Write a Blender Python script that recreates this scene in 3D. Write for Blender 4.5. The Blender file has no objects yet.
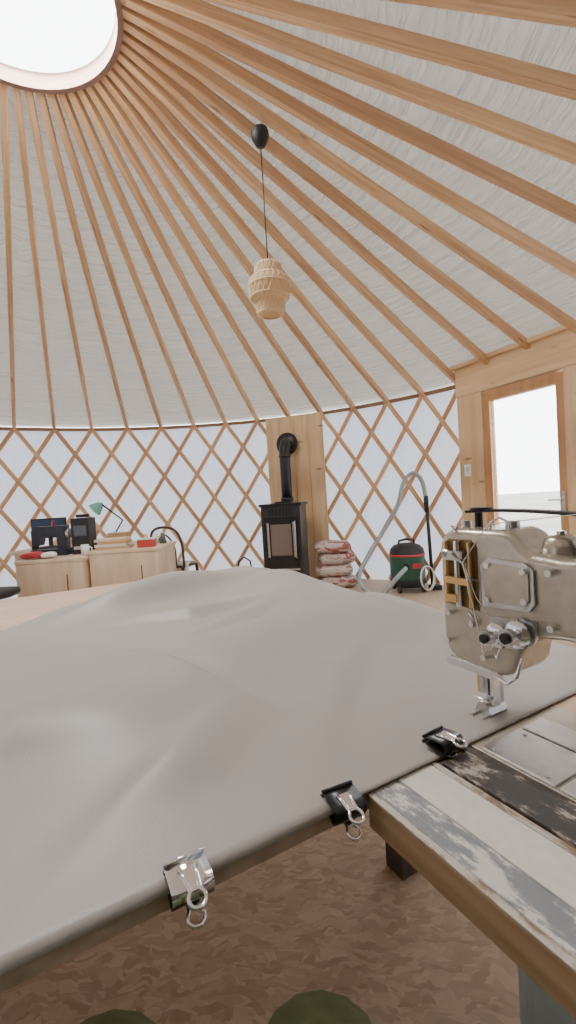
import bpy, math, random
from mathutils import Vector, Matrix, noise
random.seed(4)
pi=math.pi
CX,CY=-1.25,2.32      # yurt centre
R=4.1; HW=2.2; RR=0.555; HR=3.74; NR=56
UA=math.radians(29.3)
U=Vector((math.cos(UA),math.sin(UA),0)); V=Vector((-math.sin(UA),math.cos(UA),0))
TZ=0.76

# ---------------- materials ----------------
def newmat(name):
    m=bpy.data.materials.new(name); m.use_nodes=True
    nt=m.node_tree; b=nt.nodes['Principled BSDF']
    return m,nt,b
def P(name,col,rough=0.5,metal=0.0,bump=0.0,bscale=60,var=0.0,vscale=8,spec=None):
    m,nt,b=newmat(name)
    b.inputs['Base Color'].default_value=(*col,1); b.inputs['Roughness'].default_value=rough
    b.inputs['Metallic'].default_value=metal
    if spec is not None: b.inputs['Specular IOR Level'].default_value=spec
    tc=nt.nodes.new('ShaderNodeTexCoord')
    if var>0:
        n=nt.nodes.new('ShaderNodeTexNoise'); n.inputs['Scale'].default_value=vscale; n.inputs['Detail'].default_value=4
        nt.links.new(tc.outputs['Object'],n.inputs['Vector'])
        r=nt.nodes.new('ShaderNodeValToRGB')
        r.color_ramp.elements[0].position=.3; r.color_ramp.elements[1].position=.7
        r.color_ramp.elements[0].color=(*[c*(1-var) for c in col],1)
        r.color_ramp.elements[1].color=(*[min(1,c*(1+var)) for c in col],1)
        nt.links.new(n.outputs['Fac'],r.inputs['Fac']); nt.links.new(r.outputs['Color'],b.inputs['Base Color'])
    if bump>0:
        n=nt.nodes.new('ShaderNodeTexNoise'); n.inputs['Scale'].default_value=bscale; n.inputs['Detail'].default_value=3
        nt.links.new(tc.outputs['Object'],n.inputs['Vector'])
        bp=nt.nodes.new('ShaderNodeBump'); bp.inputs['Strength'].default_value=bump; bp.inputs['Distance'].default_value=.004
        nt.links.new(n.outputs['Fac'],bp.inputs['Height']); nt.links.new(bp.outputs['Normal'],b.inputs['Normal'])
    return m
def wood(name,c1,c2,coord='UV',stretch=(1.2,22,22),rough=.55,knots=True,pale=None):
    m,nt,b=newmat(name); b.inputs['Roughness'].default_value=rough
    tc=nt.nodes.new('ShaderNodeTexCoord'); mp=nt.nodes.new('ShaderNodeMapping'); mp.inputs['Scale'].default_value=stretch
    nt.links.new(tc.outputs[coord],mp.inputs['Vector'])
    n=nt.nodes.new('ShaderNodeTexNoise'); n.inputs['Scale'].default_value=1.5; n.inputs['Detail'].default_value=6; n.inputs['Distortion'].default_value=.6
    nt.links.new(mp.outputs['Vector'],n.inputs['Vector'])
    r=nt.nodes.new('ShaderNodeValToRGB'); r.color_ramp.elements[0].position=.32; r.color_ramp.elements[1].position=.68
    r.color_ramp.elements[0].color=(*c1,1); r.color_ramp.elements[1].color=(*c2,1)
    nt.links.new(n.outputs['Fac'],r.inputs['Fac'])
    mp2=nt.nodes.new('ShaderNodeMapping'); mp2.inputs['Scale'].default_value=(.35,1.1,1.1)
    nt.links.new(tc.outputs[coord],mp2.inputs['Vector'])
    n2=nt.nodes.new('ShaderNodeTexNoise'); n2.inputs['Scale'].default_value=1.0; n2.inputs['Detail'].default_value=1
    nt.links.new(mp2.outputs['Vector'],n2.inputs['Vector'])
    r2=nt.nodes.new('ShaderNodeValToRGB'); r2.color_ramp.elements[0].position=.35; r2.color_ramp.elements[1].position=.65
    r2.color_ramp.elements[0].color=(.78,.70,.66,1); r2.color_ramp.elements[1].color=(1.08,1.07,1.05,1)
    nt.links.new(n2.outputs['Fac'],r2.inputs['Fac'])
    mx=nt.nodes.new('ShaderNodeMix'); mx.data_type='RGBA'; mx.blend_type='MULTIPLY'; mx.inputs['Factor'].default_value=1
    nt.links.new(r.outputs['Color'],mx.inputs['A']); nt.links.new(r2.outputs['Color'],mx.inputs['B'])
    out=mx.outputs['Result']
    if knots:
        mp3=nt.nodes.new('ShaderNodeMapping'); mp3.inputs['Scale'].default_value=(2.2,7,7)
        nt.links.new(tc.outputs[coord],mp3.inputs['Vector'])
        vo=nt.nodes.new('ShaderNodeTexVoronoi'); vo.inputs['Scale'].default_value=1.0
        nt.links.new(mp3.outputs['Vector'],vo.inputs['Vector'])
        r3=nt.nodes.new('ShaderNodeValToRGB'); r3.color_ramp.elements[0].position=.04; r3.color_ramp.elements[1].position=.13
        r3.color_ramp.elements[0].color=(.32,.2,.13,1); r3.color_ramp.elements[1].color=(1,1,1,1)
        nt.links.new(vo.outputs['Distance'],r3.inputs['Fac'])
        m3=nt.nodes.new('ShaderNodeMix'); m3.data_type='RGBA'; m3.blend_type='MULTIPLY'; m3.inputs['Factor'].default_value=.8
        nt.links.new(out,m3.inputs['A']); nt.links.new(r3.outputs['Color'],m3.inputs['B']); out=m3.outputs['Result']
    nt.links.new(out,b.inputs['Base Color'])
    return m
def fabric_shell(name,col,trans,tcol,bumps=.3,bscale=(3,3,3),var=.05,dist=.05,gloss=0):
    m=bpy.data.materials.new(name); m.use_nodes=True; nt=m.node_tree; nt.nodes.clear()
    o=nt.nodes.new('ShaderNodeOutputMaterial'); mix=nt.nodes.new('ShaderNodeMixShader'); d=nt.nodes.new('ShaderNodeBsdfDiffuse'); t=nt.nodes.new('ShaderNodeBsdfTranslucent')
    mix.inputs['Fac'].default_value=trans
    t.inputs['Color'].default_value=(*tcol,1)
    tc=nt.nodes.new('ShaderNodeTexCoord'); mp=nt.nodes.new('ShaderNodeMapping'); mp.inputs['Scale'].default_value=bscale
    nt.links.new(tc.outputs['UV'],mp.inputs['Vector'])
    n=nt.nodes.new('ShaderNodeTexNoise'); n.inputs['Scale'].default_value=1; n.inputs['Detail'].default_value=3; n.inputs['Distortion'].default_value=.8
    nt.links.new(mp.outputs['Vector'],n.inputs['Vector'])
    r=nt.nodes.new('ShaderNodeValToRGB'); r.color_ramp.elements[0].position=.3; r.color_ramp.elements[1].position=.7
    r.color_ramp.elements[0].color=(*[c*(1-var) for c in col],1); r.color_ramp.elements[1].color=(*col,1)
    nt.links.new(n.outputs['Fac'],r.inputs['Fac']); nt.links.new(r.outputs['Color'],d.inputs['Color'])
    bp=nt.nodes.new('ShaderNodeBump'); bp.inputs['Strength'].default_value=bumps; bp.inputs['Distance'].default_value=dist
    nt.links.new(n.outputs['Fac'],bp.inputs['Height']); nt.links.new(bp.outputs['Normal'],d.inputs['Normal'])
    src=d.outputs[0]
    if gloss>0:
        gg=nt.nodes.new('ShaderNodeBsdfGlossy'); gg.inputs['Roughness'].default_value=.35; nt.links.new(bp.outputs['Normal'],gg.inputs['Normal'])
        m2=nt.nodes.new('ShaderNodeMixShader'); m2.inputs['Fac'].default_value=gloss; nt.links.new(src,m2.inputs[1]); nt.links.new(gg.outputs[0],m2.inputs[2]); src=m2.outputs[0]
    nt.links.new(src,mix.inputs[1]); nt.links.new(t.outputs[0],mix.inputs[2]); nt.links.new(mix.outputs[0],o.inputs[0])
    return m
def osb(name,cols,scale=14):
    m,nt,b=newmat(name); b.inputs['Roughness'].default_value=.6
    tc=nt.nodes.new('ShaderNodeTexCoord')
    n=nt.nodes.new('ShaderNodeTexNoise'); n.inputs['Scale'].default_value=9; n.inputs['Detail'].default_value=3
    nt.links.new(tc.outputs['Object'],n.inputs['Vector'])
    va=nt.nodes.new('ShaderNodeVectorMath'); va.operation='SCALE'; va.inputs['Scale'].default_value=.10
    nt.links.new(n.outputs['Color'],va.inputs[0])
    ad=nt.nodes.new('ShaderNodeVectorMath'); ad.operation='ADD'
    nt.links.new(tc.outputs['Object'],ad.inputs[0]); nt.links.new(va.outputs[0],ad.inputs[1])
    outs=[]
    for ang,sc in ((.5,scale),(2.0,scale*1.2)):
        mp=nt.nodes.new('ShaderNodeMapping'); mp.inputs['Scale'].default_value=(1,2.6,1); mp.inputs['Rotation'].default_value=(0,0,ang)
        nt.links.new(ad.outputs[0],mp.inputs['Vector'])
        vo=nt.nodes.new('ShaderNodeTexVoronoi'); vo.inputs['Scale'].default_value=sc
        nt.links.new(mp.outputs['Vector'],vo.inputs['Vector'])
        sp=nt.nodes.new('ShaderNodeSeparateColor'); nt.links.new(vo.outputs['Color'],sp.inputs[0]); outs.append(sp)
    mxx=nt.nodes.new('ShaderNodeMix'); mxx.data_type='FLOAT'
    gt=nt.nodes.new('ShaderNodeMath'); gt.operation='GREATER_THAN'; gt.inputs[1].default_value=.5
    nt.links.new(outs[0].outputs[1],gt.inputs[0]); nt.links.new(gt.outputs[0],mxx.inputs['Factor'])
    nt.links.new(outs[0].outputs[0],mxx.inputs['A']); nt.links.new(outs[1].outputs[0],mxx.inputs['B'])
    r=nt.nodes.new('ShaderNodeValToRGB')
    r.color_ramp.elements[0].color=(*cols[0],1); r.color_ramp.elements[1].color=(*cols[2],1)
    e=r.color_ramp.elements.new(.5); e.color=(*cols[1],1)
    nt.links.new(mxx.outputs['Result'],r.inputs['Fac']); nt.links.new(r.outputs['Color'],b.inputs['Base Color'])
    return m
M={}
M['rafter']=wood('rafter_wood',(.63,.38,.20),(.86,.61,.35))
M['lattice']=wood('lattice_wood',(.62,.36,.19),(.82,.55,.32),knots=False)
M['pine']=wood('pine_board',(.72,.50,.27),(.88,.68,.42),coord='Object',stretch=(9,9,.9))
M['pineh']=wood('pine_board_h',(.72,.50,.27),(.88,.68,.42),coord='Object',stretch=(1.0,1.0,10))
M['ringwood']=wood('ring_wood',(.40,.26,.21),(.52,.36,.29),coord='Object',stretch=(3,3,20),knots=False)
M['ply']=wood('plywood_top',(.68,.48,.35),(.80,.63,.48),coord='Object',stretch=(1.5,14,5),knots=False)
M['plyfront']=wood('plywood_front',(.66,.51,.35),(.80,.66,.48),coord='Object',stretch=(8,8,1.2),knots=False)
M['doorwood']=wood('door_wood',(.52,.29,.13),(.64,.38,.19),coord='Object',stretch=(10,10,.9),knots=False)
M['roof']=fabric_shell('roof_fabric',(.61,.565,.50),.055,(.86,.82,.75),.9,(5,22,1),.10,.12,.12)
M['wall']=fabric_shell('wall_fabric',(.68,.71,.79),.16,(.80,.86,1.0),.3,(40,3,1),.07)
M['osb']=osb('osb_floor',[(.43,.31,.205),(.52,.385,.26),(.62,.475,.335)],28)
M['black']=P('black_enamel',(.012,.012,.013),.35)
M['blackmat']=P('black_plastic',(.02,.02,.022),.55)
M['chrome']=P('chrome',(.82,.82,.84),.14,1.0)
M['steel']=P('brushed_steel',(.60,.60,.61),.32,1.0,var=.12,vscale=40)
M['brass']=P('brass',(.70,.48,.20),.3,1.0)
M['machine']=P('hammered_paint',(.55,.505,.415),.27,.65,bump=.10,bscale=330,var=.10,vscale=50)
M['white']=P('white_plastic',(.85,.85,.85),.5)
M['grey']=P('grey_hose',(.36,.40,.42),.45)
M['green']=P('vac_green',(.025,.10,.06),.35)
M['red']=P('red_plastic',(.45,.04,.05),.4)
def glassmat(name,f=.08):
    m=bpy.data.materials.new(name); m.use_nodes=True; nt=m.node_tree; nt.nodes.clear()
    o=nt.nodes.new('ShaderNodeOutputMaterial'); mix=nt.nodes.new('ShaderNodeMixShader'); t=nt.nodes.new('ShaderNodeBsdfTransparent'); g=nt.nodes.new('ShaderNodeBsdfGlossy')
    g.inputs['Roughness'].default_value=.03; mix.inputs['Fac'].default_value=f
    nt.links.new(t.outputs[0],mix.inputs[1]); nt.links.new(g.outputs[0],mix.inputs[2]); nt.links.new(mix.outputs[0],o.inputs[0]); return m
M['glass']=glassmat('window_glass',.05)

# ---------------- mesh builder ----------------
class MB:
    def __init__(s): s.v=[];s.f=[];s.m=[];s.sm=[];s.uv=[];s.mats=[]
    def mi(s,mat):
        if mat not in s.mats: s.mats.append(mat)
        return s.mats.index(mat)
    def face(s,idx,mat,smooth=False,uv=None):
        s.f.append(tuple(idx)); s.m.append(s.mi(mat)); s.sm.append(smooth); s.uv.append(uv)
    def box(s,c,size,mat,rot=None):
        c=Vector(c); hx,hy,hz=[k/2 for k in size]; b=len(s.v)
        for x,y,z in [(-1,-1,-1),(1,-1,-1),(1,1,-1),(-1,1,-1),(-1,-1,1),(1,-1,1),(1,1,1),(-1,1,1)]:
            p=Vector((x*hx,y*hy,z*hz))
            if rot is not None: p=rot@p
            s.v.append(c+p)
        for q in [(0,3,2,1),(4,5,6,7),(0,1,5,4),(1,2,6,5),(2,3,7,6),(3,0,4,7)]:
            s.face([b+i for i in q],mat)
    def beam(s,p0,p1,w,h,up,mat,off=None):
        p0=Vector(p0);p1=Vector(p1);d=(p1-p0);L=d.length;d.normalize()
        side=d.cross(Vector(up)).normalized();u2=side.cross(d).normalized();b=len(s.v)
        for p in (p0,p1):
            for a,c in [(-1,-1),(1,-1),(1,1),(-1,1)]:
                s.v.append(p+side*a*w/2+u2*c*h/2)
        o=random.random()*200 if off is None else off
        for k in range(4):
            k2=(k+1)%4
            s.face([b+k,b+k2,b+4+k2,b+4+k],mat,uv=[(0+o,o+k*.1),(0+o,o+k*.1+.07),(L+o,o+k*.1+.07),(L+o,o+k*.1)])
        s.face([b+3,b+2,b+1,b],mat); s.face([b+4,b+5,b+6,b+7],mat)
    def strip(s,pts,nrm,w,th,mat):
        o=random.random()*200; b=len(s.v); n=len(pts); L=0
        for i,p in enumerate(pts):
            d=(pts[min(i+1,n-1)]-pts[max(i-1,0)]).normalized(); nn=nrm[i]; sd=d.cross(nn).normalized()
            for a,c in [(-1,-1),(1,-1),(1,1),(-1,1)]: s.v.append(p+sd*a*w/2+nn*c*th/2)
        for i in range(n-1):
            L2=L+(pts[i+1]-pts[i]).length
            for k in range(4):
                k2=(k+1)%4;A=b+i*4;B=A+4
                s.face([A+k,A+k2,B+k2,B+k],mat,uv=[(L+o,o+k*.06),(L+o,o+k*.06+.05),(L2+o,o+k*.06+.05),(L2+o,o+k*.06)])
            L=L2
        s.face([b+3,b+2,b+1,b],mat);e=b+4*(n-1); s.face([e,e+1,e+2,e+3],mat)
    def tube(s,pts,r,mat,n=10,caps=True,smooth=True):
        pts=[Vector(p) for p in pts]; b=len(s.v); N=len(pts)
        rs=r if isinstance(r,(list,tuple)) else [r]*N
        d=(pts[1]-pts[0]).normalized(); up=Vector((0,0,1)) if abs(d.z)<.9 else Vector((1,0,0))
        x=d.cross(up).normalized()
        for i,p in enumerate(pts):
            d=(pts[min(i+1,N-1)]-pts[max(i-1,0)]).normalized()
            x=(x-d*x.dot(d)).normalized(); y=d.cross(x)
            for k in range(n):
                a=2*pi*k/n; s.v.append(p+(x*math.cos(a)+y*math.sin(a))*rs[i])
        for i in range(N-1):
            for k in range(n):
                k2=(k+1)%n; s.face([b+i*n+k,b+i*n+k2,b+(i+1)*n+k2,b+(i+1)*n+k],mat,smooth)
        if caps:
            s.face([b+k for k in range(n)][::-1],mat); s.face([b+(N-1)*n+k for k in range(n)],mat)
    def cyl(s,p0,p1,r,mat,n=20,r1=None):
        s.tube([p0,p1],[r,r if r1 is None else r1],mat,n)
    def lathe(s,prof,c,mat,n=32,smooth=True,axis=None):
        c=Vector(c);b=len(s.v)
        for r,z in prof:
            for k in range(n):
                a=2*pi*k/n; p=Vector((r*math.cos(a),r*math.sin(a),z))
                if axis is not None: p=axis@p
                s.v.append(c+p)
        for i in range(len(prof)-1):
            for k in range(n):
                k2=(k+1)%n; s.face([b+i*n+k,b+i*n+k2,b+(i+1)*n+k2,b+(i+1)*n+k],mat,smooth)
    def prism(s,poly,o,ex,ey,ez,depth,mat):
        o=Vector(o);ex=Vector(ex);ey=Vector(ey);ez=Vector(ez);b=len(s.v);n=len(poly)
        for k in (0,depth):
            for x,y in poly: s.v.append(o+ex*x+ey*y+ez*k)
        s.face([b+i for i in range(n)][::-1],mat); s.face([b+n+i for i in range(n)],mat)
        for i in range(n):
            j=(i+1)%n; s.face([b+i,b+j,b+n+j,b+n+i],mat)
    def pillow(s,c,size,mat,e=.45,n=20,rot=0,sag=0):
        c=Vector(c);b=len(s.v);a,bb,h=[k/2 for k in size]
        def sp(x,p): return math.copysign(abs(x)**p,x)
        m=10
        for i in range(m+1):
            ph=-pi/2+pi*i/m
            for k in range(n):
                t=2*pi*k/n
                x=a*sp(math.cos(ph),.5)*sp(math.cos(t),e);y=bb*sp(math.cos(ph),.5)*sp(math.sin(t),e);z=h*sp(math.sin(ph),.8)
                nz=noise.noise(Vector((x*9+c.z*13,y*9,z*9+c.x)))*.02
                p=Vector((x+nz,y+nz,z*(1)+nz*.4)); p.rotate(Matrix.Rotation(rot,3,'Z')); s.v.append(c+p)
        for i in range(m):
            for k in range(n):
                k2=(k+1)%n; s.face([b+i*n+k,b+i*n+k2,b+(i+1)*n+k2,b+(i+1)*n+k],mat,True)
    def obj(s,name,loc=(0,0,0),rz=0,bevel=0,parent=None,seg=2,rot=None,hard=False):
        me=bpy.data.meshes.new(name); me.from_pydata([tuple(v) for v in s.v],[],s.f)
        for m in s.mats: me.materials.append(m)
        me.polygons.foreach_set('material_index',s.m); me.polygons.foreach_set('use_smooth',[True]*len(s.sm) if hard else s.sm)
        ul=me.uv_layers.new(name='UVMap')
        for p in me.polygons:
            uv=s.uv[p.index]
            if uv:
                for j,li in enumerate(p.loop_indices): ul.data[li].uv=uv[j]
        me.update()
        o=bpy.data.objects.new(name,me); bpy.context.collection.objects.link(o)
        o.location=loc; o.rotation_euler=rot if rot else (0,0,rz)
        if bevel>0:
            b=o.modifiers.new('bevel','BEVEL'); b.width=bevel; b.segments=seg; b.limit_method='ANGLE'; b.angle_limit=math.radians(30 if hard else 40); b.harden_normals=hard
        if parent: o.parent=parent
        return o
def pol(th,r,z): return Vector((CX+r*math.cos(th),CY+r*math.sin(th),z))

# ---------------- shell ----------------
fl=MB(); n=72; b=0
fl.v=[Vector((CX,CY,0))]+[pol(2*pi*k/n,R+.15,0) for k in range(n)]
for k in range(n): fl.face([0,1+k,1+(k+1)%n],M['osb'])
fl.obj('floor')
g=MB(); g.v=[Vector(p) for p in [(-60,-60,-.25),(60,-60,-.25),(60,60,-.25),(-60,60,-.25)]]; g.face([0,1,2,3],P('gravel_ground',(.28,.26,.24),.9,var=.25,vscale=.4)); g.obj('ground_outside')

def wallsec(name,a0,a1,mat=None):
    mat=mat or M['wall']
    w=MB(); n=max(4,int((a1-a0)*60)); rows=[0,.5,1.1,1.7,HW+.03]
    for i in range(n+1):
        th=a0+(a1-a0)*i/n
        for j,z in enumerate(rows):
            w.v.append(pol(th,R+.03+.006*math.sin(th*37)+.006*noise.noise(Vector((th*9,z*2,0))),z))
    m=len(rows)
    for i in range(n):
        for j in range(m-1):
            A=i*m+j; t0=a0+(a1-a0)*i/n; t1=a0+(a1-a0)*(i+1)/n
            w.face([A,A+1,A+m+1,A+m],mat,True,uv=[(t0,rows[j]),(t0,rows[j+1]),(t1,rows[j+1]),(t1,rows[j])])
    return w.obj(name)
D2R=math.radians
wallsec('wall_back',D2R(36.5),D2R(235)); wallsec('wall_right',D2R(-45),D2R(16.5))
wallsec('wall_front_blocker',D2R(235),D2R(315),P('unseen_light_blocker',(.16,.13,.11),.9,var=.2,vscale=3))  # unseen dark section added behind the camera to darken the floor under the table

def lattice(name,a0,a1):
    w=MB(); step=2*pi/NR; k0=math.floor(a0/step)-4; k1=math.ceil(a1/step)+4
    dz=HW-.02; tot=(dz/.68)*step
    for k in range(k0,k1+1):
        top=k*step
        for fam,sgn in ((0,1),(1,-1)):
            pts=[];nr=[]
            for i in range(17):
                t=i/16; th=top+sgn*tot*t
                if th<a0 or th>a1: 
                    continue
                r=R-.040-(.016 if fam else 0)
                pts.append(pol(th,r,HW-.0-dz*t)); nr.append(Vector((math.cos(th),math.sin(th),0)))
            if len(pts)>2: w.strip(pts,nr,.052,.013,M['lattice'])
    return w.obj(name)
lattice('lattice_wall',D2R(38.3),D2R(233)); lattice('lattice_wall.001',D2R(-43),D2R(13.5))
tb=MB(); band=P('tension_band',(.30,.17,.10),.8)
for a0,a1 in ((36.5,235),(-45,16.5)):
    pts=[];nr=[];
    for i in range(80):
        th=D2R(a0+(a1-a0)*i/79); pts.append(pol(th,R-.02,HW+.0)); nr.append(Vector((math.cos(th),math.sin(th),0)))
    tb.strip(pts,nr,.045,.012,band)
tb.obj('trim_1')

# roof fabric
rf=MB(); nseg=NR*4; rows=[i/30 for i in range(31)]
for i in range(nseg):
    th=2*pi*i/nseg; s4=(i%4)/4
    for t in rows:
        r=RR+.0+(R+.08-RR)*t; z=HR+.045+(HW+.045-HR-.045)*t
        sag=-.022*math.sin(pi*s4)*math.sin(pi*min(1,t*1.0))*(1+2.6*noise.noise(Vector((th*7,t*19,3))))
        rf.v.append(pol(th,r,z+sag))
m=len(rows)
for i in range(nseg):
    i2=(i+1)%nseg
    for j in range(m-1):
        t0=2*pi*i/nseg;t1=2*pi*(i+1)/nseg
        rf.face([i*m+j,i*m+j+1,i2*m+j+1,i2*m+j],M['roof'],True,uv=[(t0,rows[j]*4),(t0,rows[j+1]*4),(t1,rows[j+1]*4),(t1,rows[j]*4)])
rf.obj('ceiling')
ra=MB()
for k in range(NR):
    th=2*pi*k/NR; p0=pol(th,RR-.005,HR+.0); p1=pol(th,R-.03,HW-.0)
    ra.beam(p0,p1,.041,.064,(0,0,1),M['rafter'])
ra.obj('roof_rafters')
rg=MB()
ri=RR-.028
rg.lathe([(ri,HR-.040),(RR+.004,HR-.040),(RR+.004,HR+.06),(ri,HR+.06),(ri,HR-.040)],(CX,CY,0),M['ringwood'],64,False)
rg.obj('crown_ring')
dm=MB(); dm.lathe([(RR,.065),(RR-.05,.12),(RR-.2,.18),(.15,.23),(.001,.24)],(CX,CY,HR),glassmat('skylight_acrylic',.02),48)
dm.obj('window_1')

# ---------------- door wall ----------------
A=Vector((1.88,4.75,0)); Bd=Vector((.61,-1.26,0)); dl=Bd.length; dd=Bd.normalized(); da=math.atan2(dd.y,dd.x)
W=dl*1.16; x0=.22*dl; x1=.80*dl
dw=MB()
dw.box((W/2,0,2.20),(W,.14,.32),M['pineh'])
dw.box((W/2,-.085,2.345),(W+.04,.05,.04),M['pineh'])
dw.box((x0/2,0,1.02),(x0,.12,2.04),M['pine'])
dw.box(((x1+W)/2,0,1.02),(W-x1,.12,2.04),M['pine'])
dw.box(((x0+x1)/2,0,.03),(x1-x0,.16,.06),M['pineh'])
dw.obj('trim_2',loc=A,rz=da,bevel=.004)
lf=MB(); fw=.075
lf.box((x0+fw/2,-.01,1.04),(fw,.07,1.96),M['doorwood']); lf.box((x1-fw/2,-.01,1.04),(fw,.07,1.96),M['doorwood'])
lf.box(((x0+x1)/2,-.01,2.0-.02),(x1-x0-2*fw,.07,.10),M['doorwood']); lf.box(((x0+x1)/2,-.01,.28),(x1-x0-2*fw,.07,.42),M['doorwood'])
lf.box(((x0+x1)/2,-.01,1.2),(x1-x0-2*fw,.012,1.5),M['glass'])
hx=x1-fw/2; lf.box((hx,-.05,.93),(.03,.012,.2),M['steel']); lf.tube([(hx,-.05,.96),(hx,-.09,.96),(hx-.11,-.09,.96)],.008,M['steel'])
lf.obj('door_1',loc=A,rz=da,bevel=.003)
sw=MB(); sw.box((0,0,0),(.08,.012,.12),M['white']); sw.box((0,-.009,.01),(.035,.012,.05),M['steel']); 
sw.obj('light_switch',loc=A+dd*.11+Vector((-dd.y,dd.x,0))*(-.067)+Vector((0,0,1.28)),rz=da,bevel=.003)

# ---------------- stove panel ----------------
rad=Vector((.356,.934,0)); pa=math.atan2(-rad.x,rad.y)
pc=Vector((CX,CY,0))+rad*3.975
hp=MB()
for i in range(4):
    hp.box((-.30+.2*i,0,1.1),(.197,.025,2.2),M['pine'])
hp.obj('wooden_heat_shield_panel',loc=pc+Vector((-.02,0,0)),rz=pa,bevel=.003)

st=MB(); bk=M['black']; dg=P('stove_grey',(.03,.03,.033),.4)
st.box((0,0,.53),(.46,.50,.98),dg); st.box((0,0,1.035),(.50,.54,.03),bk); st.box((0,0,.03),(.42,.46,.06),bk)
st.box((0,-.262,.60),(.40,.03,.60),bk)
st.box((0,-.279,.63),(.24,.008,.36),P('stove_glass_reflection',(.22,.17,.14),.08))  # greyish-beige reflection put into the pane's colour
for x in (-.15,.15): st.box((x,-.281,.63),(.025,.012,.40),M['steel'])
for i in range(7): st.box((-.12+.04*i,-.256,.955),(.02,.01,.07),bk)
st.box((0,-.262,.17),(.40,.02,.20),bk); st.tube([(.17,-.285,.42),(.17,-.31,.42),(.17,-.31,.84),(.17,-.285,.84)],.008,M['steel'])
st.box((0,-.275,.285),(.40,.01,.02),M['steel']); st.box((0,0,1.06),(.2,.12,.02),bk)
st.obj('pellet_stove',loc=(-.045,5.45,0),rz=-.18,bevel=.008)
pp=MB()
px,py=.0,5.72
ptsp=[(px,py,1.055),(px,py,1.3),(px,py,1.70)]
for i in range(1,9):
    a=pi/2*i/8; ptsp.append((px+.03*i/8,py+.12*(1-math.cos(a)),1.70+.12*math.sin(a)))
ptsp.append((px+.05,5.985,1.82))
pp.tube(ptsp,.068,bk,20)
pp.cyl((px,py,1.055),(px,py,1.12),.08,bk); pp.cyl((px,py,1.62),(px,py,1.66),.076,bk)
ax=Matrix.Rotation(pa,3,'Z')@Matrix.Rotation(pi/2,3,'X')
pp.lathe([(.001,.035),(.10,.03),(.15,.0)],(px+.04,5.975,1.82),bk,32,True,ax)
pp.obj('stove_pipe')

def sackmat():
    m,nt,b=newmat('pellet_bag'); b.inputs['Roughness'].default_value=.35
    tc=nt.nodes.new('ShaderNodeTexCoord'); n=nt.nodes.new('ShaderNodeTexNoise'); n.inputs['Scale'].default_value=10; n.inputs['Detail'].default_value=3
    mp=nt.nodes.new('ShaderNodeMapping'); mp.inputs['Scale'].default_value=(.6,.6,1.8); nt.links.new(tc.outputs['Object'],mp.inputs['Vector']); nt.links.new(mp.outputs[0],n.inputs['Vector'])
    r=nt.nodes.new('ShaderNodeValToRGB'); r.color_ramp.interpolation='CONSTANT'
    r.color_ramp.elements[0].color=(.38,.12,.10,1); r.color_ramp.elements[1].position=.44; r.color_ramp.elements[1].color=(.62,.54,.49,1)
    e=r.color_ramp.elements.new(.56); e.color=(.46,.30,.24,1)
    e=r.color_ramp.elements.new(.66); e.color=(.66,.60,.56,1)
    nt.links.new(n.outputs['Fac'],r.inputs['Fac']); nt.links.new(r.outputs['Color'],b.inputs['Base Color']); return m
sm=sackmat(); sk=MB()
for i in range(4): sk.pillow((.015*(-1)**i,.01*i,.075+.137*i),(.47-.01*i,.34,.150),sm,rot=.06*(-1)**i)
sk.obj('pellet_sack_stack',loc=(.53,5.42,0))
bgm=MB(); bgm.pillow((0,0,.15),(.34,.26,.30),M['blackmat'],e=.6)
bgm.tube([(-.08,0,.27),(-.07,0,.38),(0,0,.43),(.07,0,.38),(.08,0,.27)],.01,M['blackmat']); bgm.obj('black_tool_bag',loc=(-.56,5.4,0))

vc=MB()
vc.lathe([(.001,.06),(.17,.06),(.19,.10),(.19,.14),(.185,.15)],(0,0,0),M['blackmat'])
vc.lathe([(.186,.14),(.19,.18),(.19,.38),(.192,.40)],(0,0,0),M['green'])
vc.lathe([(.193,.395),(.197,.40),(.197,.412),(.19,.42)],(0,0,0),M['red'])
vc.lathe([(.19,.415),(.18,.47),(.14,.51),(.07,.53),(.001,.535)],(0,0,0),M['blackmat'])
vc.tube([(-.09,0,.50),(-.08,0,.56),(0,0,.575),(.08,0,.56),(.09,0,.50)],.014,M['blackmat'])
for a in (.6,2.4,3.9,5.5):
    x,y=.18*math.cos(a),.18*math.sin(a); vc.cyl((x-.015,y,.035),(x+.015,y,.035),.035,M['blackmat'],16); vc.cyl((x,y,.03),(x,y,.1),.012,M['blackmat'],10)
vc.cyl((-.05,-.17,.30),(-.07,-.23,.30),.035,M['blackmat'],16)
vc.box((.05,-.190,.30),(.09,.01,.05),M['red'])
vo=vc.obj('shop_vacuum',loc=(1.29,4.98,0))
def catmull(P_,n=10):
    P_=[Vector(p) for p in P_]; P2=[P_[0]*2-P_[1]]+P_+[P_[-1]*2-P_[-2]]; out=[]
    for i in range(1,len(P2)-2):
        a,b_,c,d=P2[i-1:i+3]
        for k in range(n):
            t=k/n; out.append(.5*((2*b_)+(c-a)*t+(2*a-5*b_+4*c-d)*t*t+(3*b_-a-3*c+d)*t**3))
    out.append(P_[-1]); return out
hs=MB()
hp_=catmull([(1.21,4.72,.30),(1.08,4.66,.20),(.95,4.74,.035),(.82,4.80,.04),(.74,4.95,.18),(.88,5.02,.43),(1.08,5.06,.70),(1.22,5.0,.95),(1.30,5.0,1.2),(1.41,5.0,1.30),(1.50,4.98,1.20),(1.53,4.97,1.0)],24)
hs.tube(hp_,[.022+.003*(i%2) for i in range(len(hp_))],M['grey'],12)
hs.tube([(1.53,4.97,1.02),(1.54,4.96,.6),(1.55,4.95,.05)],.019,M['blackmat'],12); hs.box((1.57,4.93,.03),(.12,.09,.05),M['blackmat'])
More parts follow.
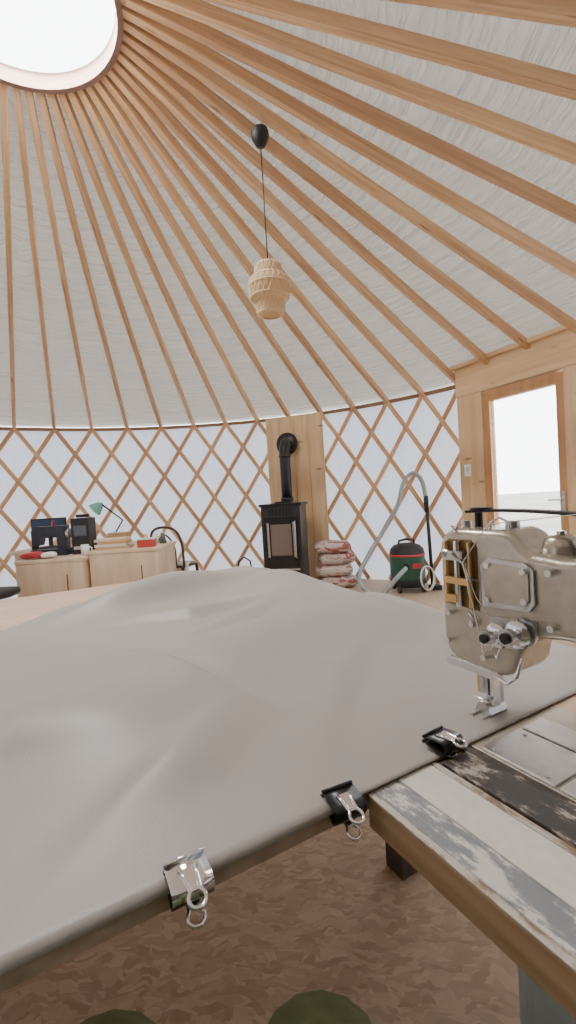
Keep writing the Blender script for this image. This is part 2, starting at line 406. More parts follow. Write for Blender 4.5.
hs.tube([(1.53,4.97,1.04),(1.532,4.97,.86)],.026,M['blackmat'],12)
c_=[]
for i in range(70):
    a=i*2*pi/23; c_.append((1.44+.07*math.cos(a),4.76+.02*math.sin(a*.4),.17+.13*math.sin(a)))
hs.tube(c_,.006,M['white'],6)
h_=hs.obj('vacuum_hose')
rg2=MB(); nn=12
ragm=P('rag',(.75,.80,.80),.8)
for i in range(nn+1):
    for j in range(nn+1):
        rg2.v.append(Vector((i/nn*.5-.25,j/nn*.35-.17,.012+.03*abs(noise.noise(Vector((i*.4,j*.4,2)))))))
for i in range(nn):
    for j in range(nn): rg2.face([i*(nn+1)+j,(i+1)*(nn+1)+j,(i+1)*(nn+1)+j+1,i*(nn+1)+j+1],ragm,True)
rg2.obj('cleaning_cloth',loc=(.84,4.40,0),rz=.3)

# ---------------- pendant ----------------
pn=MB(); lx,ly=-.03,2.80; zt=3.345; bam=P('bamboo',(.88,.71,.47),.55); 
pn.lathe([(.001,-.10),(.03,-.09),(.052,-.05),(.055,-.02),(.05,0.0)],(lx,ly,zt),M['blackmat'],24)
pn.tube([(lx,ly,zt-.09),(lx,ly,2.56)],.004,M['blackmat'],6); pn.cyl((lx,ly,2.50),(lx,ly,2.56),.022,M['blackmat'])
prof=[(.035,.152),(.070,.150),(.082,.14),(.084,.11),(.083,.082),(.100,.074),(.122,.060),(.126,.02),(.124,-.03),(.112,-.055),(.092,-.065),(.088,-.09),(.088,-.125),(.080,-.142),(.06,-.150)]
zc=2.39
shade=fabric_shell('bamboo_liner',(.76,.60,.38),.5,(.94,.75,.48)); pn.lathe([(r-.005,z) for r,z in prof],(lx,ly,zc),shade,32)
def pr(t):
    f=t*(len(prof)-1);i=min(int(f),len(prof)-2);f-=i; return prof[i][0]*(1-f)+prof[i+1][0]*f, prof[i][1]*(1-f)+prof[i+1][1]*f
for k in range(22):
    for sg in (1,-1):
        pts=[]
        for i in range(29):
            r,z=pr(i/28); a=2*pi*k/22+sg*i/28*1.7; pts.append((lx+(r+.001)*math.cos(a),ly+(r+.001)*math.sin(a),zc+z))
        pn.tube(pts,.0022,bam,4,False)
for t in (.07,.28,.36,.5,.62,.71,.93):
    r,z=pr(t); pn.tube([(lx+(r+.002)*math.cos(a*pi/16),ly+(r+.002)*math.sin(a*pi/16),zc+z) for a in range(33)],.0042,bam,6,False)
pn.obj('bamboo_pendant_lamp')

# ---------------- front work table ----------------
V0,V1,U0,U1=.430,2.28,-1.7,.965
wt=MB()
wt.box(((U0+U1)/2,(V0+V1)/2,TZ-.014),(U1-U0,V1-V0,.018),M['ply'])
wt.box(((U0+U1)/2,V0-.001,TZ-.014),(U1-U0,.004,.018),P('board_edge',(.46,.34,.25),.7,var=.2,vscale=30))
dk=P('dark_timber',(.07,.045,.03),.7,var=.2)
for u in (-1.5,-.35,.88):
    for v in (1.0,2.15): wt.box((u,v,(TZ-.024)/2),(.07,.07,TZ-.024),dk)
    wt.box((u,1.57,TZ-.073),(.045,1.15,.10),dk)
wt.obj('work_table',rz=UA,bevel=.001)

# cloth
def seg_d(p,a,b):
    ab=(b[0]-a[0],b[1]-a[1]); L2=ab[0]**2+ab[1]**2; t=((p[0]-a[0])*ab[0]+(p[1]-a[1])*ab[1])/L2; t=max(0,min(1,t))
    q=(a[0]+ab[0]*t,a[1]+ab[1]*t); dx,dy=p[0]-q[0],p[1]-q[1]; s=math.hypot(dx,dy)
    return s,(1 if ab[0]*dy-ab[1]*dx>0 else -1),t
def ridge(p,poly,A_,wl,wr):
    best=(9,1,0,0)
    for i in range(len(poly)-1):
        d,sg,t=seg_d(p,poly[i],poly[i+1])
        if d<best[0]: best=(d,sg,t,i)
    d,sg,t,i=best; a=A_[i]*(1-t)+A_[i+1]*t; w=wl if sg>0 else wr
    return a*math.exp(-(d/w)**2)
def sst(a,b,x):
    t=max(0,min(1,(x-a)/(b-a))); return t*t*(3-2*t)
R1=[]
ctrl=[(-.75,1.62),(-.40,1.58),(-.13,1.45),(.04,1.20),(.17,.98),(.27,.78),(.36,.60)]
for q in catmull([(x,y,0) for x,y in ctrl],5): R1.append((q.x,q.y))
nR=len(R1); A1=[.045*sst(0,.35,i/(nR-1))*(1-sst(.72,1,i/(nR-1))) for i in range(nR)]
def H(u,v):
    p=(u,v); h=0
    # long fold from far left down to the centre (front sheet lies over the back one)
    h+=ridge(p,R1,A1,.028,.30)
    # fold edge running to the right rear
    h+=ridge(p,[(.14,1.01),(.3,1.03),(.5,1.055),(.7,1.085),(.88,1.11),(.97,1.13)],[.0,.030,.046,.046,.040,.02],.020,.20)
    # bunched fabric at the back
    h+=.090*math.exp(-((u-.42)/.36)**2-((v-1.74-.38*(u-.42))/.085)**2)
    h+=.060*math.exp(-((u-.86)/.09)**2-((v-1.58)/.28)**2)
    h+=ridge(p,[(.05,1.52),(.4,1.40),(.80,1.50)],[.0,.030,.0],.06,.045)
    h+=ridge(p,[(.30,1.18),(.55,1.28),(.8,1.50)],[.0,.020,.0],.035,.045)
    # long soft foreground folds
    h+=ridge(p,[(-.75,.78),(-.35,.82),(-.05,.80),(.20,.70)],[.02,.032,.026,.0],.13,.07)
    h+=ridge(p,[(-.60,1.14),(-.25,1.10),(.02,.96)],[.02,.020,.0],.08,.08)
    h+=ridge(p,[(-.02,.47),(.14,.60),(.30,.74)],[.004,.018,.0],.035,.08)
    h+=ridge(p,[(.30,.50),(.52,.74),(.78,.94)],[.003,.018,.0],.07,.040)
    h+=ridge(p,[(.42,.50),(.66,.66),(.90,.82)],[.0,.011,.0],.03,.05)
    h+=.008*noise.noise(Vector((u*2.6+v*1.2,v*3.6,1.7)))+.003*noise.noise(Vector((u*8,v*6,4.2)))
    h=max(h,0)
    h*=sst(.42,.60,v)*.97+.03
    if u>.5: h*=1-.75*sst(.5,.62,u)*(1-sst(.60,.85,v))
    return h
cl=MB(); NU,NV=280,240; uL,uR=-1.35,1.10
def vfar(u):
    return 1.60+.22*sst(-.35,.15,u)+.42*max(-.2,min(u,.97))+.02*math.sin(u*9)+.01*math.sin(u*23)
VN=.420
for i in range(NU+1):
    for j in range(NV+1):
        s=uL+(uR-uL)*i/NU; u=s; zz=0
        vv=VN+(vfar(u)-VN)*(j/NV)
        v=vv; z=TZ+.004+H(min(u,.97),max(v,.42))
        z-= (z-TZ-.004)*(1-sst(0,.05,(vfar(u)-vv)))*.75
        if s>U1+.005: zz=(s-U1-.005); u=U1+.008+.01*math.sin(v*14)*min(1,zz*12)+.02*min(1,zz*5); z-=zz*.95
        if vv<V0-.002:
            k=(V0-.002-vv)
            if u<.31: v=V0-.006-k*.25; z-=k*.85
            else: v=vv
        cl.v.append(Vector((u,v,z)))
clm,nt,bb=newmat('grey_canvas'); bb.inputs['Base Color'].default_value=(.415,.38,.35,1); bb.inputs['Roughness'].default_value=.45
bb.inputs['Sheen Weight'].default_value=.1
tc=nt.nodes.new('ShaderNodeTexCoord'); n_=nt.nodes.new('ShaderNodeTexNoise'); n_.inputs['Scale'].default_value=350; nt.links.new(tc.outputs['Object'],n_.inputs['Vector'])
bp=nt.nodes.new('ShaderNodeBump'); bp.inputs['Strength'].default_value=.12; bp.inputs['Distance'].default_value=.002; nt.links.new(n_.outputs['Fac'],bp.inputs['Height']); nt.links.new(bp.outputs['Normal'],bb.inputs['Normal'])
for i in range(NU):
    for j in range(NV):
        a=i*(NV+1)+j; cl.face([a,a+NV+1,a+NV+2,a+1],clm,True)
co=cl.obj('canvas_cloth',rz=UA); sd=co.modifiers.new('s','SOLIDIFY'); sd.thickness=.0018; sd.offset=1

# ---------------- sewing table ----------------
def wornmat(name,cA,cB,cC,scale,thr=.52,st=.5):
    m,nt,b=newmat(name); b.inputs['Roughness'].default_value=.55
    tc=nt.nodes.new('ShaderNodeTexCoord'); n=nt.nodes.new('ShaderNodeTexNoise'); n.inputs['Scale'].default_value=scale; n.inputs['Detail'].default_value=8; n.inputs['Roughness'].default_value=.7
    mp=nt.nodes.new('ShaderNodeMapping'); mp.inputs['Scale'].default_value=(1,st,1); nt.links.new(tc.outputs['Object'],mp.inputs[0])
    nt.links.new(mp.outputs[0],n.inputs['Vector'])
    r=nt.nodes.new('ShaderNodeValToRGB'); r.color_ramp.elements[0].position=thr-.05; r.color_ramp.elements[0].color=(*cA,1); r.color_ramp.elements[1].position=thr+.05; r.color_ramp.elements[1].color=(*cC,1)
    e=r.color_ramp.elements.new(thr); e.color=(*cB,1)
    nt.links.new(n.outputs['Fac'],r.inputs['Fac']); nt.links.new(r.outputs['Color'],b.inputs['Base Color']); return m
tape=wornmat('worn_duct_tape',(.27,.29,.31),(.36,.37,.38),(.76,.73,.68),46,.51,.35)
edgew=wornmat('peeling_edge',(.62,.58,.52),(.50,.40,.32),(.30,.20,.14),60,.52,.3)
rust=wornmat('worn_metal_rail',(.06,.055,.052),(.13,.10,.085),(.48,.43,.38),34,.54)
linen=P('linen_laminate',(.80,.76,.69),.5,bump=.2,bscale=400,var=.05,vscale=90)
se=MB(); S0=.322
v0,v1=-.75,.422
se.box(((S0+1.0)/2,(v0+v1)/2,TZ-.021),(1.0-S0,v1-v0,.038),wood('table_edge_ply',(.38,.24,.14),(.60,.42,.27),coord='Object',stretch=(3,2,40),knots=False))
def top(u0,u1,va,vb,mat,h=.002): se.box(((u0+u1)/2,(va+vb)/2,TZ-.002+h/2),(u1-u0,vb-va,h),mat)
top(S0,.331,v0,v1,edgew,.0025); top(.3312,.370,v0,v1,tape,.0027); top(.371,.426,v0,v1,linen,.003); top(.427,.436,v0,v1,edgew,.003); top(.438,.4845,v0,v1-.01,rust,.006)
top(.486,.50,v0,v1,rust,.003)
top(.502,.70,v0,v1,M['machine'],.004); 
se.box((.548,.355,TZ+.0035),(.085,.10,.003),M['steel']); se.box((.548,.24,TZ+.0035),(.085,.12,.003),M['steel']); 
se.box((.62,.33,TZ+.0035),(.05,.15,.003),M['steel'])
for u,v in ((.515,.39),(.58,.39),(.515,.32),(.58,.30)): se.cyl((u,v,TZ+.004),(u,v,TZ+.0065),.004,M['chrome'],12)
top(.70,1.0,v0,v1,M['ply'],.003)
for u in (.45,.92):
    for v in (-.6,.36): se.box((u+(.2 if (u<.5 and v>0) else 0),v,(TZ-.04)/2),(.05,.05,TZ-.04),M['blackmat'])
se.obj('sewing_table',rz=UA,bevel=.0012)
mo=MB(); mo.box((0,0,0),(.17,.22,.13),P('motor_blue_grey',(.50,.60,.68),.4)); mo.cyl((0,-.11,0),(0,-.17,0),.06,M['steel'],24); mo.box((0,0,.07),(.06,.10,.10),M['blackmat'])
mo.obj('sewing_machine_motor',loc=U*.474+V*.185+Vector((0,0,.598)),rz=UA,bevel=.04,seg=5)

# ---------------- sewing machine ----------------
e=bpy.data.objects.new('industrial_sewing_machine',None); bpy.context.collection.objects.link(e)
e.location=U*.60+V*.46+Vector((0,0,TZ)); e.rotation_euler=(0,0,UA-pi/2)
bd=MB()
outline=[(-.052,.120),(-.046,.098),(-.03,.090),(.045,.084),(.064,.090),(.076,.108),(.082,.135),(.10,.152),(.14,.158),(.36,.162),(.39,.15),(.40,.12),(.40,.004),(.53,.004),(.53,.25),(.50,.272),(.14,.262),(.10,.266),(.088,.276),(.078,.290),(.06,.296),(-.02,.296),(-.042,.290),(-.052,.272)]
bd.prism(outline,(0,.045,0),(1,0,0),(0,0,1),(0,-1,0),.085,M['machine'])
bd.obj('body',bevel=.015,seg=5,parent=e,hard=True)
ft=MB(); ch=M['chrome']; stl=M['steel']; br=M['brass']
Y=-.041
ft.prism([(.030,.185),(.10,.19),(.108,.20),(.108,.245),(.095,.254),(.04,.256),(.028,.245)],(0,Y,0),(1,0,0),(0,0,1),(0,-1,0),.004,stl)
ft.prism([(.036,.192),(.097,.197),(.102,.204),(.102,.241),(.092,.248),(.044,.250),(.035,.241)],(0,Y-.0035,0),(1,0,0),(0,0,1),(0,-1,0),.003,M['machine'])
for x,z in ((.040,.197),(.096,.203),(.096,.243),(.042,.246),(-.035,.12),(.03,.11),(.085,.175),(.13,.175),(.13,.245),(-.03,.165),(.012,.155)): ft.cyl((x,Y-.003,z),(x,Y-.010,z),.0045,ch,14)
amb=P('amber_guard',(.26,.16,.07),.22,.35)
ft.prism([(-.038,.178),(.020,.175),(.020,.270),(.010,.280),(-.03,.280),(-.038,.272)],(0,Y+.003,0),(1,0,0),(0,0,1),(0,-1,0),.004,amb)
for x in (-.031,.012): ft.cyl((x,Y-.006,.180),(x,Y-.006,.276),.0032,br,10)
ft.cyl((-.010,Y-.006,.178),(-.010,Y-.006,.278),.005,ch,12)
ft.box((-.010,Y-.008,.218),(.046,.010,.010),br); ft.box((-.012,Y-.008,.256),(.034,.012,.014),stl); ft.box((-.020,Y-.008,.190),(.02,.010,.012),br)
ft.tube([(-.03,Y-.008,.25),(-.022,Y-.024,.265),(-.004,Y-.024,.262),(.008,Y-.008,.242)],.003,ch,8)
for x,z,r in ((.058,.152,.014),(.090,.160,.016)):
    ft.cyl((x,Y,z),(x,Y-.036,z),.004,ch,12)
    ft.cyl((x,Y,z),(x,Y-.006,z),r*1.2,stl,28)
    ft.lathe([(.003,0),(r*.9,.001),(r*1.15,.004)],(x,Y-.010,z),ch,28,True,Matrix.Rotation(pi/2,3,'X'))
    ft.lathe([(r*1.15,.006),(r*.9,.009),(.003,.010)],(x,Y-.010,z),ch,28,True,Matrix.Rotation(pi/2,3,'X'))
    sp=[(x+.007*math.cos(a*.6),Y-.020-a*.0003,z+.007*math.sin(a*.6)) for a in range(40)]
    ft.tube(sp,.0009,ch,5)
    ft.cyl((x,Y-.030,z),(x,Y-.040,z),r*.7,stl,20); ft.cyl((x,Y-.040,z),(x,Y-.044,z),r*.45,M['black'],16)
ft.prism([(.040,.128),(.078,.134),(.108,.158),(.108,.178),(.040,.172)],(0,Y,0),(1,0,0),(0,0,1),(0,-1,0),.003,stl)
ft.tube([(.062,Y,.135),(.062,Y-.015,.132),(.06,Y-.02,.12),(.055,Y-.015,.125)],.0014,ch,6)
ft.tube([(.010,Y,.165),(.012,Y-.012,.172),(.018,Y-.012,.165),(.014,Y,.160)],.0016,ch,6)
ft.prism([(-.04,.083),(.045,.080),(.045,.092),(-.04,.096)],(0,Y,0),(1,0,0),(0,0,1),(0,-1,0),.006,ch)
ft.tube([(.045,Y-.006,.088),(.070,Y-.012,.086),(.085,Y-.014,.10),(.088,Y-.004,.125)],.0025,ch,8)
ft.cyl((0,-.006,.10),(0,-.006,.040),.0042,ch,14); ft.cyl((0,.012,.10),(0,.012,.03),.0055,stl,14); ft.cyl((-.014,.004,.10),(-.014,.004,.05),.0035,br,12)
ft.box((0,-.006,.050),(.014,.014,.028),stl); ft.cyl((0,-.006,.036),(0,-.006,.004),.0013,ch,8)
ft.box((0,.014,.042),(.020,.014,.050),stl); ft.box((-.014,.004,.055),(.008,.018,.045),br); ft.box((.013,-.004,.048),(.005,.016,.055),ch)
ft.prism([(-.013,.006),(.013,.006),(.015,.010),(.007,.024),(-.007,.024),(-.013,.012)],(0,.022,0),(1,0,0),(0,0,1),(0,-1,0),.040,stl)
ft.box((-.009,-.018,.0075),(.005,.034,.004),ch); ft.box((.009,-.018,.0075),(.005,.034,.004),ch)
ft.cyl((.012,-.02,.03),(-.012,-.02,.03),.003,ch,10)
ft.tube([(-.052,.02,.14),(-.07,.03,.13),(-.085,.035,.10)],.004,stl,8)
ft.cyl((-.005,0,.29),(-.005,0,.318),.006,M['black'],12)
pts=catmull([(-.02,-.006,.320),(.01,0,.321),(.05,.0,.321),(.10,0,.319),(.16,-.004,.315),(.22,-.01,.310)],6)
ft.strip(pts,[Vector((0,0,1))]*len(pts),.020,.004,M['blackmat'])
ft.cyl((.0,0,.322),(.0,0,.326),.016,M['black'],24); ft.cyl((.15,0,.26),(.15,0,.316),.005,M['black'],12)
ft.lathe([(.001,.026),(.014,.025),(.021,.020),(.024,.010),(.024,0)],(.115,.01,.262),M['machine'],28); ft.lathe([(.001,.020),(.02,.017),(.026,.008),(.026,0)],(.172,.012,.258),M['machine'],28)
ft.cyl((.115,.01,.288),(.115,.01,.293),.006,ch,14)
ft.tube([(.03,-.02,.29),(.03,-.02,.305),(.045,-.02,.312),(.06,-.02,.305),(.06,-.02,.29)],.002,ch,8)
ft.cyl((.045,.01,.294),(.045,.01,.306),.010,stl,18); ft.cyl((-.028,.0,.29),(-.028,.0,.305),.008,stl,18)
ft.tube([(-.02,-.03,.29),(-.02,-.045,.30),(-.005,-.05,.298)],.0018,ch,8)
ft.tube([(.018,Y,.22),(.016,Y-.016,.225),(.012,Y-.02,.25)],.0028,ch,8)
thr=P('white_thread',(.9,.88,.84),.7)
ft.tube([(.16,-.01,.318),(.05,Y-.012,.305),(.012,Y-.02,.25),(.030,Y-.018,.2),(.058,Y-.016,.166)],.0007,thr,5)
ft.tube([(.058,Y-.016,.138),(.04,Y-.02,.12),(.012,Y-.02,.25)],.0007,thr,5); ft.tube([(.012,Y-.02,.25),(.002,-.02,.09),(0,-.012,.04),(0,-.007,.01)],.0007,thr,5)
ft.obj('fittings',bevel=.0007,parent=e)
hw=MB(); hw.lathe([(.02,0),(.07,.0),(.075,.01),(.075,.03),(.06,.035),(.02,.04)],(.532,.0,.215),M['steel'],36,True,Matrix.Rotation(pi/2,3,'Y')); hw.obj('handwheel',parent=e)

# ---------------- clips ----------------
def clip(u,v,z,chromed,tilt,yaw):
    c=MB(); top_=M['chrome'] if chromed else M['black']; w=.040
    outer=[(.016,.0035),(.009,.0055),(-.006,.009),(-.013,.0100),(-.0170,.008),(-.0185,.0),(-.0170,-.008),(-.013,-.0100),(-.006,-.009),(.009,-.0055),(.016,-.0035)]
    inner=[(.016,-.0022),(.008,-.0042),(-.006,-.0077),(-.0125,-.0085),(-.0155,-.007),(-.017,0),(-.0155,.007),(-.0125,.0085),(-.006,.0077),(.008,.0042),(.016,.0022)]
    no=len(outer)
    for x in (-w/2,w/2):
        for p in outer+inner[::-1]: c.v.append(Vector((x,p[0],p[1])))
    N=2*no
    for i in range(no-1):
        c.face([i,i+1,N+i+1,N+i],top_ if i<5 else M['black'],True); a=no+i; c.face([a+1,a,N+a,N+a+1],M['black'],True)
        c.face([i+1,i,no+i,no+i+1],M['black']); c.face([N+i,N+i+1,N+no+i+1,N+no+i],M['black'])
    c.face([0,N,N+no,no],top_); c.face([no-1,2*no-1,N+2*no-1,N+no-1],top_)
    c.cyl((-w/2,.0165,.0035),(w/2,.0165,.0035),.0024,top_,10); c.cyl((-w/2,.0165,-.0035),(w/2,.0165,-.0035),.0024,top_,10)
    for sg in (1,-1):
        ln=0 if sg>0 else .002
        pts=[(-.008,.004,sg*.008),(-.006,-.004,sg*.0098),(-.005,-.016-ln,sg*.0115)]
        for i in range(0,15):
            a=-2.5+5.0*i/14
            pts.append((.0078*math.sin(a),-.0255-ln-.0078*math.cos(a),sg*.0120))
        pts+=[(.005,-.016-ln,sg*.0115),(.006,-.004,sg*.0098),(.008,.004,sg*.008)]
        c.tube(pts,.0021,M['chrome'],8)
        c.strip([Vector((0,.004,sg*.0088)),Vector((0,-.019-ln,sg*.0125))],[Vector((0,0,1))]*2,.013,.0012,M['chrome'])
    P0=U*u+V*v
    c.obj('binder_clip',loc=(P0.x,P0.y,z),rot=(tilt,0,UA+yaw))
clip(.103,.421,TZ+.004,True,.40,.0); clip(.288,.424,TZ+.003,False,.40,-.1); clip(.462,.432,TZ+.016,False,.15,.1)

# ---------------- desks left ----------------
pf=M['plyfront']
def cab(name,x,y,w,h):
    d=MB(); d.box((x,y,h-.015),(w+.04,.62,.03),pf); d.box((x,y-.29,(h-.03)/2),(w,.03,h-.03),pf); d.box((x-w/2+.015,y,(h-.03)/2),(.03,.56,h-.03),pf); d.box((x+w/2-.015,y,(h-.03)/2),(.03,.56,h-.03),pf); d.box((x,y+.29,(h-.03)/2),(w,.02,h-.03),pf)
    d.box((x+w*.25,y-.306,h*.45),(.010,.006,h*.7),dk)
    d.obj(name,bevel=.003)
cab('plywood_cabinet',-2.12,4.25,.58,.70); cab('plywood_cabinet.001',-1.50,4.34,.62,.74)
bt=MB(); bt.box((-2.3,5.0,.70),(1.3,.6,.035),pf)
for x in (-2.88,-1.72):
    for y in (4.75,5.25): bt.box((x,y,.341),(.05,.05,.682),pf)
bt.obj('rear_desk',bevel=.003)
ms=MB(); bl=P('dark_grey_paint',(.025,.03,.045),.35)
ms.box((0,0,.03),(.34,.16,.06),bl); ms.prism([(-.17,.06),(-.17,.24),(-.13,.28),(.15,.28),(.15,.06),(.07,.06),(.07,.19),(-.08,.19),(-.10,.10),(-.15,.10)],(0,.05,0),(1,0,0),(0,0,1),(0,-1,0),.10,bl)
ms.cyl((.15,0,.2),(.18,0,.2),.05,M['steel'],24); ms.cyl((-.125,0,.1),(-.125,0,.065),.004,M['chrome'],8); ms.cyl((.02,0,.28),(.02,0,.33),.012,M['red'],12)
ms.obj('domestic_sewing_machine',loc=(-2.27,4.30,.702),bevel=.01)
bx=MB(); bx.box((0,0,.17),(.17,.16,.34),M['blackmat']); bx.box((0,-.082,.22),(.12,.006,.10),P('panel_grey',(.10,.11,.13),.4)); bx.box((0,-.086,.06),(.13,.01,.03),M['steel']); bx.box((0,0,.36),(.12,.03,.03),M['blackmat'])
bx.obj('black_radio',loc=(-1.97,4.32,.701),bevel=.01)
mn=MB(); mn.box((0,0,.01),(.22,.16,.02),M['blackmat']); mn.box((0,.02,.10),(.04,.03,.18),M['blackmat']); mn.box((0,0,.22),(.36,.03,.22),M['blackmat']); mn.box((0,-.017,.22),(.33,.004,.19),P('screen_b',(.05,.08,.13),.15))
mn.obj('computer_monitor',loc=(-2.66,5.0,.718),rz=.2,bevel=.004)
rd=MB(); rd.pillow((0,0,.035),(.22,.13,.06),M['red'],e=.7); rd.pillow((.13,.0,.03),(.12,.12,.05),M['white'],e=.7); rd.obj('folded_red_fabric',loc=(-2.30,4.05,.702))
bk2=MB()
for i,(w_,c_2) in enumerate([(.30,(.55,.38,.22)),(.28,(.75,.70,.62)),(.26,(.60,.35,.15)),(.28,(.7,.55,.38))]): bk2.box((.01*(-1)**i,0,.012+.024*i),(w_,.2,.022),P('book_%d'%i,c_2,.6))
bk2.obj('stacked_books',loc=(-1.64,4.2,.741),rz=.1,bevel=.002)
bw=MB(); cone=P('thread_cone',(.75,.55,.2),.6); cone2=P('thread_cone_b',(.12,.12,.14),.6); cone3=P('thread_cone_c',(.8,.78,.74),.6)
for i,(x,y,mt) in enumerate([(0,0,cone),(.09,.03,cone3),(.17,-.01,cone2)]): bw.cyl((x,y,0),(x,y,.10),.035,mt,16,.015); bw.cyl((x,y,.10),(x,y,.12),.008,M['white'],10)
bw.obj('thread_spools',loc=(-1.42,4.45,.741))
sc=MB(); sc.cyl((0,0,0),(0,0,.10),.035,P('mug_white',(.8,.8,.78),.3),20); sc.tube([(.033,0,.08),(.06,0,.07),(.06,0,.035),(.033,0,.025)],.006,bpy.data.materials['mug_white'],8); sc.obj('coffee_mug',loc=(-1.86,4.08,.702) )
bxr=MB(); bxr.box((0,0,.035),(.16,.12,.07),P('tin_red',(.5,.08,.06),.4)); bxr.box((0,0,.075),(.165,.125,.012),P('tin_lid',(.7,.68,.62),.4)); bxr.obj('storage_tin',loc=(-1.32,4.15,.741),rz=.2,bevel=.004)
dl_=MB(); gm=P('lamp_green',(.16,.42,.34),.4)
dl_.cyl((0,0,0),(0,0,.02),.07,M['blackmat'],24); dl_.tube([(0,0,.02),(.16,0,.26),(-.05,0,.44)],.010,M['blackmat'],8)
dl_.lathe([(.02,.03),(.04,.02),(.075,-.06),(.078,-.062)],(-.09,0,.43),gm,24,True,Matrix.Rotation(.9,3,'Y')); dl_.cyl((-.05,0,.44),(-.09,0,.45),.022,gm)
dl_.obj('desk_lamp',loc=(-1.98,4.95,.718))
bxx=MB(); bxx.box((0,0,.06),(.18,.14,.12),P('cardboard',(.5,.34,.2),.8)); bxx.box((0,0,.125),(.19,.15,.012),P('cardboard_lid',(.56,.4,.25),.8)); bxx.obj('cardboard_box',loc=(-1.70,4.5,.741) ,bevel=.003)
chm=MB(); dkw=P('dark_bentwood',(.08,.04,.025),.4)
chm.lathe([(.001,.46),(.19,.46),(.20,.45),(.19,.435),(.001,.435)],(0,0,0),dkw,32)
for x,y in ((-.14,-.14),(.14,-.14),(-.15,.15),(.15,.15)): chm.tube([(x,y,.44),(x*1.25,y*1.25,0)],[.018,.013],dkw,10)
chm.tube(catmull([(-.17,.15,.44),(-.19,.20,.7),(-.14,.23,.84),(0,.24,.88),(.14,.23,.84),(.19,.20,.7),(.17,.15,.44)],8),.014,dkw,10)
chm.tube(catmull([(-.09,.17,.44),(-.10,.21,.68),(0,.23,.80),(.10,.21,.68),(.09,.17,.44)],8),.010,dkw,8)
chm.lathe([(.15,.20),(.16,.21),(.15,.22)],(0,0,0),dkw,24)
ch_o=chm.obj('bentwood_chair',loc=(-1.25,4.98,0),rz=2.8)
tw=MB(); tw.box((0,0,0),(.2,.10,.02),M['white']); tw.box((0,-.05,-.09),(.2,.012,.18),M['white']); tw.obj('white_towel',loc=(-1.20,4.86,.473),bevel=.008)
oc=MB(); oc.pillow((0,0,.48),(.46,.46,.09),M['blackmat'],e=.6); oc.pillow((0,.22,.80),(.42,.08,.42),M['blackmat'],e=.6); oc.cyl((0,0,.12),(0,0,.45),.03,M['steel']); oc.box((0,.24,.60),(.06,.02,.24),M['blackmat'])
for k in range(5):
    a=2*pi*k/5; oc.tube([(0,0,.12),(.24*math.cos(a),.24*math.sin(a),.07)],[.025,.015],M['blackmat'],8); oc.lathe([(.001,.02),(.025,.015),(.025,-.015),(.001,-.02)],(.24*math.cos(a),.24*math.sin(a),.026),M['blackmat'],14,True,Matrix.Rotation(pi/2,3,'X'))
oc.obj('office_chair',loc=(-2.50,3.62,0),rz=1.3)

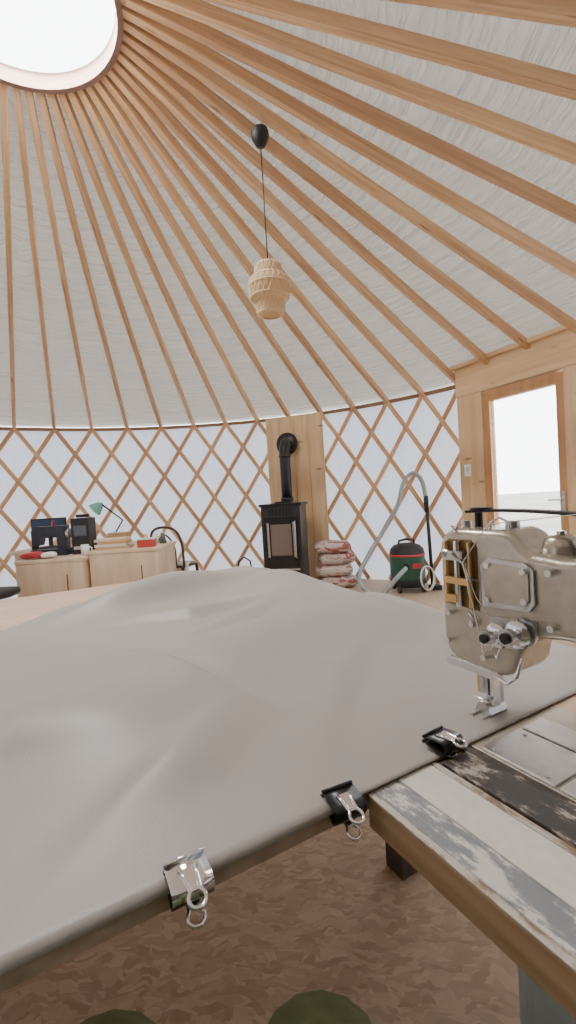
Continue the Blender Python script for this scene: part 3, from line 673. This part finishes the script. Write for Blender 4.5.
# ---------------- person legs ----------------
def skin(name,pts,edges,rad,mat,sub=2):
    me=bpy.data.meshes.new(name); me.from_pydata(pts,edges,[]); o=bpy.data.objects.new(name,me); bpy.context.collection.objects.link(o)
    o.modifiers.new('skin','SKIN')
    for i,r in enumerate(rad): me.skin_vertices[0].data[i].radius=r if isinstance(r,tuple) else (r,r)
    me.skin_vertices[0].data[0].use_root=True
    s=o.modifiers.new('sub','SUBSURF'); s.levels=sub; s.render_levels=sub
    me.materials.append(mat)
    for p in me.polygons: p.use_smooth=True
    o.modifiers['skin'].use_smooth_shade=True
    return o
tr=P('olive_trousers',(.20,.27,.13),.85,bump=.5,bscale=400,var=.15,vscale=40)
kz=.568
pts=[(-.11,-.20,.56),(-.11,-.22,.72),(-.11,-.24,.90),
 (-.20,-.12,.55),(-.22,.15,.555),(-.215,.425,kz-.004),(-.225,.475,.46),(-.24,.44,.25),(-.24,.42,.10),
 (-.02,-.12,.55),(-.015,.15,.555),(-.003,.43,kz),(.005,.48,.46),(.015,.44,.25),(.02,.42,.10)]
edges=[(0,1),(1,2),(0,3),(3,4),(4,5),(5,6),(6,7),(7,8),(0,9),(9,10),(10,11),(11,12),(12,13),(13,14)]
rad=[(.15,.13),.14,.14,.10,.085,.075,.07,.06,.05,.10,.085,.075,.07,.06,.05]
per=bpy.data.objects.new('seated_person',None); bpy.context.collection.objects.link(per)
o=skin('trousers',pts,edges,rad,tr); o.parent=per
for sx in (-.24,.02):
    s_=skin('shoe',[(sx,.37,.045),(sx,.45,.045),(sx,.56,.035),(sx,.60,.03)],[(0,1),(1,2),(2,3)],[.04,.045,.04,.03],M['blackmat']); s_.parent=per
stl_=MB(); stl_.lathe([(.001,.44),(.19,.44),(.20,.42),(.19,.38),(.001,.38)],(0,0,0),M['blackmat'],32)
for k in range(4):
    a=pi/4+pi/2*k; stl_.tube([(.13*math.cos(a),.13*math.sin(a),.39),(.2*math.cos(a),.2*math.sin(a),0)],.015,M['steel'],10)
stl_.obj('stool',loc=(-.11,-.22,0))

# ---------------- light ----------------
w=bpy.data.worlds.new('World'); bpy.context.scene.world=w; w.use_nodes=True
bg=w.node_tree.nodes['Background']; bg.inputs['Color'].default_value=(.94,.97,1,1); bg.inputs['Strength'].default_value=9.0
# daylight coming down through the skylight opening
al=bpy.data.lights.new('skylight_daylight','AREA'); al.shape='DISK'; al.size=1.0; al.energy=80; al.color=(1,.99,.97)
ao=bpy.data.objects.new('skylight_daylight',al); bpy.context.collection.objects.link(ao); ao.location=(CX,CY,HR+.05)

cam=bpy.data.cameras.new('camera'); co_=bpy.data.objects.new('camera',cam); bpy.context.collection.objects.link(co_)
cam.lens=450*36/1024; cam.sensor_width=36; cam.clip_start=.02
co_.matrix_world=Matrix.Translation((0,0,1.12))@Matrix.Rotation(math.radians(90-1.9),4,'X')@Matrix.Rotation(math.radians(-3.5),4,'Z')
bpy.context.scene.camera=co_
